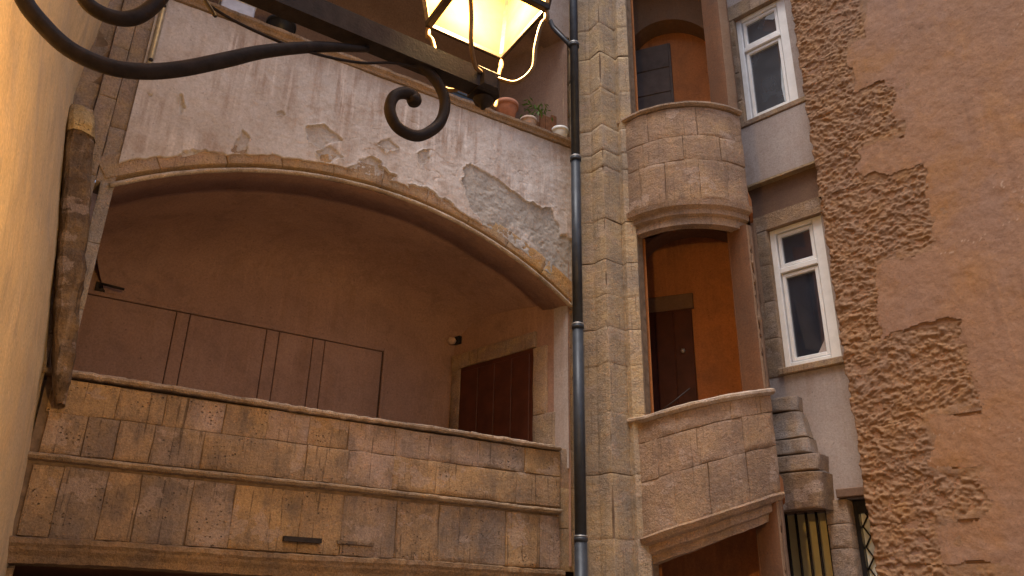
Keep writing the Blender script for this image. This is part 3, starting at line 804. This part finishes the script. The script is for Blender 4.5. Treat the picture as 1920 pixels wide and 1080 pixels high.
box("spandrel_panel", FN, VL, VR, z_pan, wu[2] - .092, -.2, .035, MAUVE, NB, bev=.01)
box("panel_drip", FN, VL, VR, z_pan - .03, z_pan - .002, -.2, .05, STONE_T, NB, color=(.45, .34, .2))
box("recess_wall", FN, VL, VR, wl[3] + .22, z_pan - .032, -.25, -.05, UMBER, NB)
box("lintel", FN, VL, VR, wl[3], wl[3] + .217, -.24, .015, STONE_T, NB, color=(.32, .22, .15))
box("apron_wall", FN, VL, VR, zB, wl[2] - .092, -.25, .0, MAUVE, NB)
# ground-floor windows: barred one, pier, lattice one
def nu(x, y, w=0): return FN.px(x, y, w)[0]
ub0, ub1 = nu(1474, 1030), nu(1556, 1030)
ul0, ul1 = nu(1612, 1020), nu(1612, 1020) + .9
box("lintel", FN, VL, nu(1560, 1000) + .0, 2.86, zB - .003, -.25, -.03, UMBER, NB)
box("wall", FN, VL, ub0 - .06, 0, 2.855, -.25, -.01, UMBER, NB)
z = 0.4
zi = 0
while z < 2.955:
    h = [.3, .27, .33, .25][zi % 4]; zi += 1
    block("pier_stone", FN, ub1 + .02, ul0 - .06, z, min(z + h, 2.955), NB, STONE_T, color=pick([(.30, .24, .21), (.33, .25, .2), (.27, .22, .2)]), thick=.3, w=.04, wav=.004); z += h
BW = empty("barred_window", FN(ub0, 1.4, -.1)); BW.parent = NB; BW.location = Vector(FN(ub0, 1.4, -.1)) - NB.location
box("blind", FN, ub0 - .06, ub1 + .02, 1.0, 2.855, -.2, -.18, CREAM, BW)
for i in range(5):
    x = ub0 + (ub1 - ub0) * (i + .1) / 4.2
    tube("bar", [FN(x, 1.0, -.06), FN(x, 2.855, -.06)], .016, IRON, BW, seg=8)
LW = empty("lattice_window", FN(ul0, 1.4, -.1)); LW.parent = NB; LW.location = Vector(FN(ul0, 1.4, -.1)) - NB.location
box("pane", FN, ul0 - .01, ul1, 1.0, 2.82, -.2, -.18, PANEW, LW)
box("frame_stile", FN, ul0 - .06, ul0 - .012, 1.0, 2.955, -.22, -.12, BLACK, LW)
box("frame_rail", FN, ul0 - .01, ul1, 2.82, 2.955, -.22, -.12, BLACK, LW)
box("lintel", FN, nu(1576, 945), VR, 2.965, 3.06, -.01, .09, UMBER, NB, bev=.01)
st = .21
for i in range(-10, 12):
    for sgn in (1, -1):
        pts = []
        for tt in ul(0, 1, 80):
            zq = 1.0 + tt * 1.82; uq = ul0 + i * st * .62 + sgn * (zq - 1.0) * .62
            if ul0 - .01 < uq < ul1: pts.append(FN(uq, zq, -.165 + (.004 if sgn > 0 else 0)))
        if len(pts) > 2: tube("lattice_bar", [pts[0], pts[-1]], .009, IRON, LW, seg=6)
# stepped weathering stones beside the turret
def step(x0, x1, xt0, xt1, y0, y1, dep, dept, col):
    w = .2
    a, zt_ = FN.px(xt0, y0, w); b, _ = FN.px(xt1, y0, w); c, zb_ = FN.px(x0, y1, w); d, _ = FN.px(x1, y1, w)
    return a, b, zt_, c, d, zb_, dep, dept, col
SB = [(1455, 1490, 742, 1455, 1492, 770, .20, .17, (.30, .25, .22)), (1455, 1496, 772, 1455, 1512, 822, .24, .18, (.34, .29, .26)), (1455, 1516, 824, 1455, 1522, 852, .27, .25, (.31, .26, .23)),
      (1455, 1540, 856, 1455, 1540, 886, .33, .31, (.33, .25, .2)), (1455, 1547, 890, 1455, 1552, 958, .36, .36, (.2, .13, .095))]
for (xt0, xt1, y0, xb0, xb1, y1, db, dt_, col) in SB:
    w = .2
    L = FN.px(1440, 800, w)[0] - .12
    zt_ = FN.px((xt0 + xt1) / 2, y0, w)[1]; zb_ = FN.px((xb0 + xb1) / 2, y1, w)[1]
    rt, rb = FN.px(xt1, y0, w)[0], FN.px(xb1, y1, w)[0]
    def MP(u, z, ww, L=L, rt=rt, rb=rb, zt_=zt_, zb_=zb_, db=db, dt_=dt_):
        k = (np.asarray(z) - zb_) / (zt_ - zb_)
        r = rb + (rt - rb) * k; dep = db + (dt_ - db) * k
        a = np.asarray(u)                              # 0..1 front, 1..1.6 returns to the wall
        uu_ = np.where(a <= 1, L + (r - .07 - L) * a, r - .07 + .07 * np.clip((a - 1) / .2, 0, 1))
        wv = np.where(a <= 1, dep, np.where(a <= 1.2, dep - .05 * (a - 1) / .2, (dep - .05) * (1 - np.clip((a - 1.2) / .4, 0, 1))))
        return FN(uu_, z, wv + ww)
    block("weathering_stone", MP, 0.0, 1.6, zb_, zt_, NB, STONE_T, color=col, thick=.15, us=.45, res=.03, amp=.01, bev=.016)

# ------------------------------------------------------------------ rendered building on the right
RB = empty("rendered_building", FW(-1, 0, 0), "ochre-rendered building at the right with rough toothed quoins at its corner", "building")
ue = (FW.px(1478, 50)[0] + FW.px(1590, 680)[0] + FW.px(1650, 1080)[0]) / 3
def quz(x0, y0, x1, y1):
    return FW.px(x0, y0), FW.px(x1, y1)
QB = []
for (yt, yb, xr) in ((-140, -20, 1640), (-20, 90, 1622), (90, 193, 1602), (193, 268, 1692), (268, 352, 1626), (352, 478, 1756), (478, 640, 1652), (640, 775, 1836), (775, 888, 1742), (888, 972, 1856), (972, 1060, 1768), (1060, 1160, 1880)):
    ur = FW.px(xr, (yt + yb) / 2)[0]
    xm = 1500 + (yt + yb) / 2 * .14 + 60
    z1 = FW.px(xr - 40, yt)[1]; z0 = FW.px(xr - 40, yb)[1]
    QB.append([ur, z0, z1])
for a, b in zip(QB[:-1], QB[1:]):
    b[2] = a[1]
QB[0][2] = max(QB[0][2], QB[0][1] + .5)
off_q = [random.uniform(-.005, .006) for _ in QB]
for i, (ur, z0, z1) in enumerate(QB):
    _sd[0] += 1; s = 300 + i
    nu_ = int((ur + .12 - ue) / .011); nz_ = int((z1 - z0) / .011)
    U, Z = np.meshgrid(ul(ue, ur + .16, nu_), ul(z0, z1, nz_), indexing='ij')
    q = np.stack([U, Z, 0 * U], -1)
    warp = q + .05 * np.stack([fbm(q * 3, 2, s + 1), fbm(q * 3 + 9, 2, s + 2), 0 * U], -1)
    r1 = fbm(warp * [17, 24, 1], 2, 301, .6); r2 = fbm(warp * [38, 50, 1], 2, 305, .7)
    r3 = 1 - np.abs(fbm(warp * [5, 11, 1], 2, 309)) * 1.3
    up_r = QB[i - 1][0] if i > 0 else ur; dn_r = QB[i + 1][0] if i + 1 < len(QB) else ur
    jit_ = .07 * fbm(q * 5, 3, 310)
    dT = np.where(U > up_r - .02, z1 - Z, 9.0); dB = np.where(U > dn_r - .02, Z - z0, 9.0)
    dd_ = np.minimum(np.minimum(ur + .03 - U, dT), dB) + jit_
    eR = np.clip(dd_ / .12, 0, 1); eR = eR * eR * (3 - 2 * eR)
    eT = np.clip(np.minimum(Z - z0, z1 - Z) / .03, 0, 1)
    msk = .10 + .90 * eR
    W = -.018 + (.013 * r1 + .010 * r2 + .010 * r3) * msk + .010 * (1 - eR) - .006 * (1 - eT) * eR * (vnoise(q * 4, 311) > -.2) + off_q[i] * eR
    U = U + .018 * vnoise(q * [1, 12, 1], s + 5) * np.clip(1 - (U - ue) / .1, 0, 1)
    V = FW(U, Z, W); nn = nu_ * nz_
    ret = FW(U[0], Z[0], -.35)
    idl = np.arange(nz_)
    side = np.stack([idl[:-1], idl[1:], nn + idl[1:], nn + idl[:-1]], -1)
    mesh("quoin_stone", np.concatenate([V.reshape(-1, 3), ret]), np.concatenate([quads(nu_, nz_), side]), ROUGH, RB)
zlow, zhigh = QB[-1][1], QB[0][2]
def qur(Z):
    r = np.full(Z.shape, ue + .05)
    for ur, z0, z1 in QB: r = np.where((Z >= z0) & (Z < z1), ur, r)
    return r
NU, NZ = 290, 520
U, Z = np.meshgrid(ul(ue, ue + 4.2, NU), ul(zlow, zhigh, NZ), indexing='ij')
q = np.stack([U, Z, 0 * U], -1)
edge = qur(Z + .06 * fbm(q * 4, 4, 91)) + .07 * fbm(q * 5, 5, 92) - .03
keep = U > edge - .012
Wd = -.002 + .009 * fbm(q * 1.2, 4, 93) + .0035 * fbm(q * 9, 4, 94) + .0015 * fbm(q * 34, 2, 95)
scr = (np.abs(fbm(q * [1.1, 1.5, 1], 4, 97)) < .006) & (vnoise(q * .9, 98) > .3)
Wd = Wd + .003 * scr - .005 * np.clip(1 - (U - edge) / .05, 0, 1)
Fq = quads(NU, NZ)
kk = keep.ravel()[Fq].all(1)
mesh("render_coat", FW(U, Z, Wd).reshape(-1, 3), Fq[kk], RENDER, RB, smooth=True, attr={"scratch": (scr * .8).ravel()})
box("wall_core", FW, ue + .01, ue + 13, 0, zlow - .005, -.6, -.002, RENDER, RB)
box("wall_core", FW, ue + .01, ue + 13, zhigh + .005, 13.5, -.6, -.002, RENDER, RB)
box("wall_core", FW, ue + 4.19, ue + 13, zlow - .005, zhigh + .005, -.6, .004, RENDER, RB)
box("wall_core", FW, ue + .06, ue + 4.3, zlow - .004, zhigh + .004, -.6, -.024, RENDER, RB)

# ------------------------------------------------------------------ drainpipe
DP = empty("drainpipe", (.75, 8.45, 0), "dark slate drainpipe running down beside the angular pier", "drainpipe")
def pipe_at(y):
    x = 1075 + 15 * y / 1080
    d = ray(x, y); return CAM + d * (7.95 / d[1])
c = (pipe_at(100) + pipe_at(900)) / 2
px_, py_ = float(c[0]), float(c[1])
def pz(y): return float(pipe_at(y)[2])
tube("pipe", [(px_, py_, 0), (px_, py_, pz(1010))], .062, PIPE, DP, seg=20)
tube("pipe", [(px_, py_, pz(1010) + .002), (px_, py_, pz(612))], .058, PIPE, DP, seg=20)
tube("pipe", [(px_, py_, pz(612) + .002), (px_, py_, pz(300))], .055, PIPE, DP, seg=20)
tube("pipe", [(px_, py_, pz(300) + .002), (px_, py_, 12.0)], .05, PIPE, DP, seg=20)
for y in (85, 298, 612, 1010):
    z = pz(y)
    col = lathe("collar", (px_, py_, z), [(.055, -.03), (.066, -.028), (.066, .012), (.055, .014)], PIPE, DP, seg=20)
    lathe("band", (px_, py_, z + .02), [(.055, -.004), (.067, -.003), (.067, .008), (.055, .009)], ZINC, DP, seg=20)
    tube("bracket", [(px_, py_ + .05, z), (px_ + .06, py_ + .4, z)], .012, IRON, DP, seg=6)
b0 = np.array([px_, py_, pz(92)]); b1 = FA(ux(1036, 58) - .02, FA.px(1036, 58)[1], .05)
tube("branch_pipe", [b0, b1, b1 + np.array([-.05, .09, .25])], .03, PIPE, DP, seg=12)

# conduit on the gallery's left corner
CN = empty("conduit", FA(.18, 6.2, .05), "pale grey conduit on the left corner above the arch", "pipe")
tube("conduit_tube", [FA(.17, 6.35, .05), FA(.175, 11.5, .05)], .028, ZINC, CN, seg=12)
for z in (6.45, 7.1, 7.9, 9.0): tube("clip", [FA(.17, z, .0), FA(.17, z, .085)], .02, IRON, CN, seg=8)

# ------------------------------------------------------------------ wall lantern on its scrolled bracket
c1, c2, c3 = [np.array(p) for p in ((-.317, 2.219, 3.6), (-.058, 2.386, 3.6), (.099, 2.122, 3.6))]
c4 = c1 + c3 - c2
LC = (c1 + c3) / 2
e1 = (c2 - c1) / np.linalg.norm(c2 - c1); e2 = np.array([-e1[1], e1[0], 0])
H = LC + np.array([0, 0, -.27])                                 # hub
aR = atan2(e1[0], e1[1]); eR_ = np.array([sin(aR), cos(aR), 0])
FR = Frame(np.array([H[0], H[1], 0]), eR_, np.array([eR_[1], -eR_[0], 0]))
LT = empty("wall_lantern", LWALL(5.0, 3.3, 0), "lit square wall lantern on a scrolled black wrought-iron bracket", "lantern")
ARML = 1.62
za = H[2]
def fr(x, y):
    u, z = FR.px(x, y); return FR(u, z, 0.0)
# arm: top edge read from the photo, bar 6 x 8 cm
ut, ztp = FR.px(740, 68); ut2, zt2p = FR.px(893, 137)
ztop = (ztp + zt2p) / 2
arm = boxv(FR, -ARML, .03, ztop - .075, ztop, -.03, .03)
mesh("arm", arm, BOXF, IRON, LT)
box("hub", FR, -.04, .05, ztop - .082, ztop + .012, -.04, .04, IRON, LT, bev=.018)
lathe("hub_finial", (H[0], H[1], ztop - .1), [(.035, .0), (.03, -.012), (.015, -.02), (.008, -.035), (0, -.038)], IRON, LT, seg=14)
box("wall_plate", FR, -ARML - .03, -ARML - .001, ztop - .55, ztop + .25, -.05, .05, IRON, LT)
S1 = [(690, 92), (600, 88), (500, 96), (420, 113), (340, 129), (270, 134), (200, 124), (130, 92), (78, 44), (42, -6), (20, -80), (40, -160), (110, -205), (200, -205), (275, -160), (310, -90), (312, -30), (292, 6), (260, 30), (225, 35), (185, 22), (158, -2), (150, -40), (170, -70)]
P = spline([fr(*p) for p in S1], 7)
rr = np.interp(np.linspace(0, 1, len(P)), [0, .04, .12, .8, 1], [.010, .016, .021, .02, .016])
tube("scroll", P, rr, IRON, LT, seg=12)
S2 = [(690, 70), (740, 95), (785, 120), (818, 152), (834, 190), (826, 228), (800, 250), (775, 254), (745, 238), (731, 208), (738, 182), (758, 174), (775, 182), (776, 196)]
P = spline([fr(*p) for p in S2], 7)
tube("scroll", P, np.interp(np.linspace(0, 1, len(P)), [0, .1, .8, .97, 1], [.012, .018, .018, .024, .018]), IRON, LT, seg=12)
# lantern body: tapered four-sided glass, dark frame, cap
HB, TOP = .62, 1.55
corners = [c1, c2, c3, c4]
tops = [LC + (c - LC) * TOP + np.array([0, 0, HB]) for c in corners]
for i in range(4):
    a, b = corners[i], corners[(i + 1) % 4]; at, bt = tops[i], tops[(i + 1) % 4]
    mesh("pane", [a + (b - a) * .03, b - (b - a) * .03, bt - (bt - at) * .03, at + (bt - at) * .03], [(0, 1, 2, 3)], LGLASS, LT)
    tube("corner_bar", [a, at], 1, IRON, LT, sq=(.009, .009))
    tube("bottom_rail", [a, b], 1, IRON, LT, sq=(.007, .009) if i in (0, 1) else (.012, .014))
    tube("top_rail", [at, bt], 1, IRON, LT, sq=(.014, .014))
apex = LC + np.array([0, 0, HB + .3])
for i in range(4):
    mesh("roof_panel", [tops[i] + (tops[i] - LC) * [.06, .06, 0], tops[(i + 1) % 4] + (tops[(i + 1) % 4] - LC) * [.06, .06, 0], apex], [(0, 1, 2)], IRON, LT)
lathe("finial", apex, [(.05, -.05), (.06, .0), (.03, .04), (.045, .08), (.02, .12), (0, .15)], IRON, LT, seg=14)
WARM_IRON = plain_mat("warm_brown_iron", (.20, .13, .07), .5, .3, var=.3, sc=30)  # lighter, warmer iron for the lantern's feet and support arms
for i, cnr in enumerate(corners):
    o = cnr - LC; o = o / np.linalg.norm(o)
    up = np.array([0, 0, 1.0])
    lathe("foot", cnr + [0, 0, -.05], [(0, -.012), (.008, -.008), (.010, .015), (.006, .045)], WARM_IRON, LT, seg=8)
    pts = [np.array([H[0], H[1], ztop - .02]) + o * .045, np.array([H[0], H[1], ztop - .045]) + o * .11, np.array([H[0], H[1], ztop + .0]) + o * .165, np.array([H[0], H[1], ztop + .09]) + o * .175, cnr - o * .0 + [0, 0, -.075] - o * .02, cnr + [0, 0, -.045]]
    tube("support_arm", spline(pts, 6), .0075, WARM_IRON, LT, seg=8)
lathe("bulb", LC + [0, 0, .3], [(0, -.05), (.03, -.035), (.04, 0), (.03, .04), (.015, .07), (0, .075)], BULB, LT, seg=14)
tube("bulb_stem", [LC + [0, 0, .375], LC + [0, 0, HB + .1]], .012, IRON, LT, seg=8)
ld = bpy.data.lights.new("lamp_light", 'POINT'); ld.energy = 185; ld.color = (1.0, .66, .28); ld.shadow_soft_size = .05
lo = bpy.data.objects.new("lamp_light", ld); COL.objects.link(lo); lo.parent = LT; lo.location = Vector(LC + [0, 0, .18]) - LT.location
# loose electric cable along the bracket
CB = tube("electric_cable", spline([LWALL(4.0, 5.2, .02), fr(360, -40), fr(385, 2), fr(430, 34), fr(500, 68), fr(556, 90), fr(620, 108), fr(680, 118), fr(735, 118), fr(800, 128), fr(880, 140)], 8), .0045, IRON, seg=6)
tag(CB, "thin black electric cable sagging along the lantern bracket", "cable")

# ------------------------------------------------------------------ things standing on the upper coping
ZC = 7.348
def on_cap(x, y, w=-.07):
    u, _ = FA.px(x, y, w); return FA(u, ZC, w)
def pot(name, x, y, r, h, mat, label, w=-.07, taper=.72):
    p = on_cap(x, y, w)
    P = empty(name, p, label, "pot")
    lathe("body", p, [(0, .002), (r * taper, .002), (r * .95, h * .8)], mat, P)
    lathe("rim", p, [(r * .94, h * .78), (r * 1.06, h * .78), (r * 1.06, h), (r * .93, h), (r * .9, h * .85), (0, h * .85)], mat, P)
    return P, p
pot("flower_pot", 949, 207, .145, .27, TERRA, "terracotta flower pot on the upper coping, nearest the lantern")
PT, p = pot("flower_pot", 991, 228, .10, .17, PALEPOT, "small pale clay pot holding a wispy green plant")
tube("stem", spline([p + [0, 0, .12], p + [.05, .0, .25], p + [.10, 0, .36]], 5), .006, LEAF, PT, seg=6)
V, F = [], []
for i in range(70):
    b = p + np.array([.10, 0, .34]) + RNG.normal(0, 1, 3) * [.10, .07, .06]
    d = RNG.normal(0, 1, 3); d /= np.linalg.norm(d); s = np.cross(d, [0, 0, 1]); s /= np.linalg.norm(s) + 1e-6
    L = RNG.uniform(.05, .10); k = len(V)
    V += [b, b + d * L * .5 + s * .012, b + d * L, b + d * L * .5 - s * .012]; F.append((k, k + 1, k + 2, k + 3))
tag(mesh("foliage", V, F, LEAF, PT), kind="stuff")
pot("ceramic_pot", 1050, 258, .105, .20, WPOT, "white ceramic pot on the coping next to the drainpipe", taper=.85)
# wooden crate standing upright
ua, _ = FA.px(1008, 238, -.15); ub, _ = FA.px(1040, 250, -.15)
KR = empty("wooden_crate", FA((ua + ub) / 2, ZC, -.14), "reddish brown wooden crate between the pale and the white pots", "crate")
for k in range(3):
    a = ua + (ub - ua) * k / 3
    box("board", FA, a + .004, a + (ub - ua) / 3 - .004, ZC + .002, ZC + .36 + .05 * (k == 2), -.12, -.10, WOOD, KR)
box("back_board", FA, ua, ub, ZC + .002, ZC + .3, -.21, -.19, WOOD, KR)
box("side_board", FA, ub - .02, ub, ZC + .003, ZC + .41, -.189, -.121, WOOD, KR)
# blue trough
ua, _ = FA.px(840, 175, -.1); ub, _ = FA.px(898, 200, -.1)
TRH = empty("planter_trough", FA((ua + ub) / 2, ZC, -.1), "dark blue-grey trough on the coping under the bracket arm", "trough")
V = boxv(FA, ua + .03, ub - .03, ZC + .002, ZC + .13, -.18, -.04)
mesh("body", V, BOXF, BLUE, TRH)
box("rim", FA, ua, ub, ZC + .132, ZC + .16, -.2, -.02, BLUE, TRH, bev=.008)
# pale box and black bucket at the left
ua, _ = FA.px(414, 5, -.1); ub, _ = FA.px(474, 35, -.1)
BX = empty("storage_box", FA((ua + ub) / 2, ZC, -.1), "pale bluish box on the upper coping at the far left", "box")
box("body", FA, ua, ub, ZC + .002, ZC + .24, -.2, -.03, BOXM, BX, bev=.012)
box("lid", FA, ua - .012, ub + .012, ZC + .242, ZC + .27, -.21, -.02, WPOT, BX, bev=.008)
PK, p = pot("bucket", 526, 55, .15, .18, BLACK, "squat black bucket with grey contents on the coping")
lathe("contents", p, [(.13, .155), (.11, .24), (.06, .30), (0, .31)], plain_mat("grey_ash", (.28, .28, .27), .95, var=.5, sc=25, bump=.01), PK)
# old hinge bracket by the left jamb of the gallery
ha, hz_ = FB.px(188, 540)
HB_ = empty("wall_bracket", FB(ha, hz_, 0), "small dark bracket on the back wall at the far left of the gallery", "bracket")
box("plate", FB, ha - .05, ha + .05, hz_ - .06, hz_ + .06, .0, .02, IRON, HB_, bev=.005)
tube("arm", [FB(ha, hz_, .02), FB(ha, hz_, .14), FB(ha + .22, hz_ - .02, .16)], .014, IRON, HB_, seg=8)
# small wall lamp under the vault
u_, z_ = FE.px(858, 640)
WL = empty("bulkhead_lamp", FE(u_, z_, .05), "small unlit bulkhead lamp in the corner of the vaulted gallery", "lamp")
box("base", FE, u_ - .08, u_ + .08, z_ - .05, z_ + .05, .0, .06, BLACK, WL, bev=.008)
lathe("globe", FE(u_, z_ - .02, .10), [(0, -.05), (.04, -.04), (.06, 0), (.04, .04), (0, .05)], PALEPOT, WL, seg=14)

# ------------------------------------------------------------------ fourth side of the courtyard, behind the camera
BB = box("rear_building", lambda u, z, w: np.array([u, w, z], float), -3.2, 9.5, 0.0, 12.0, -6.5, -6.0, LEFTW)
tag(BB, "plain rendered building closing the courtyard behind the viewer", "building")
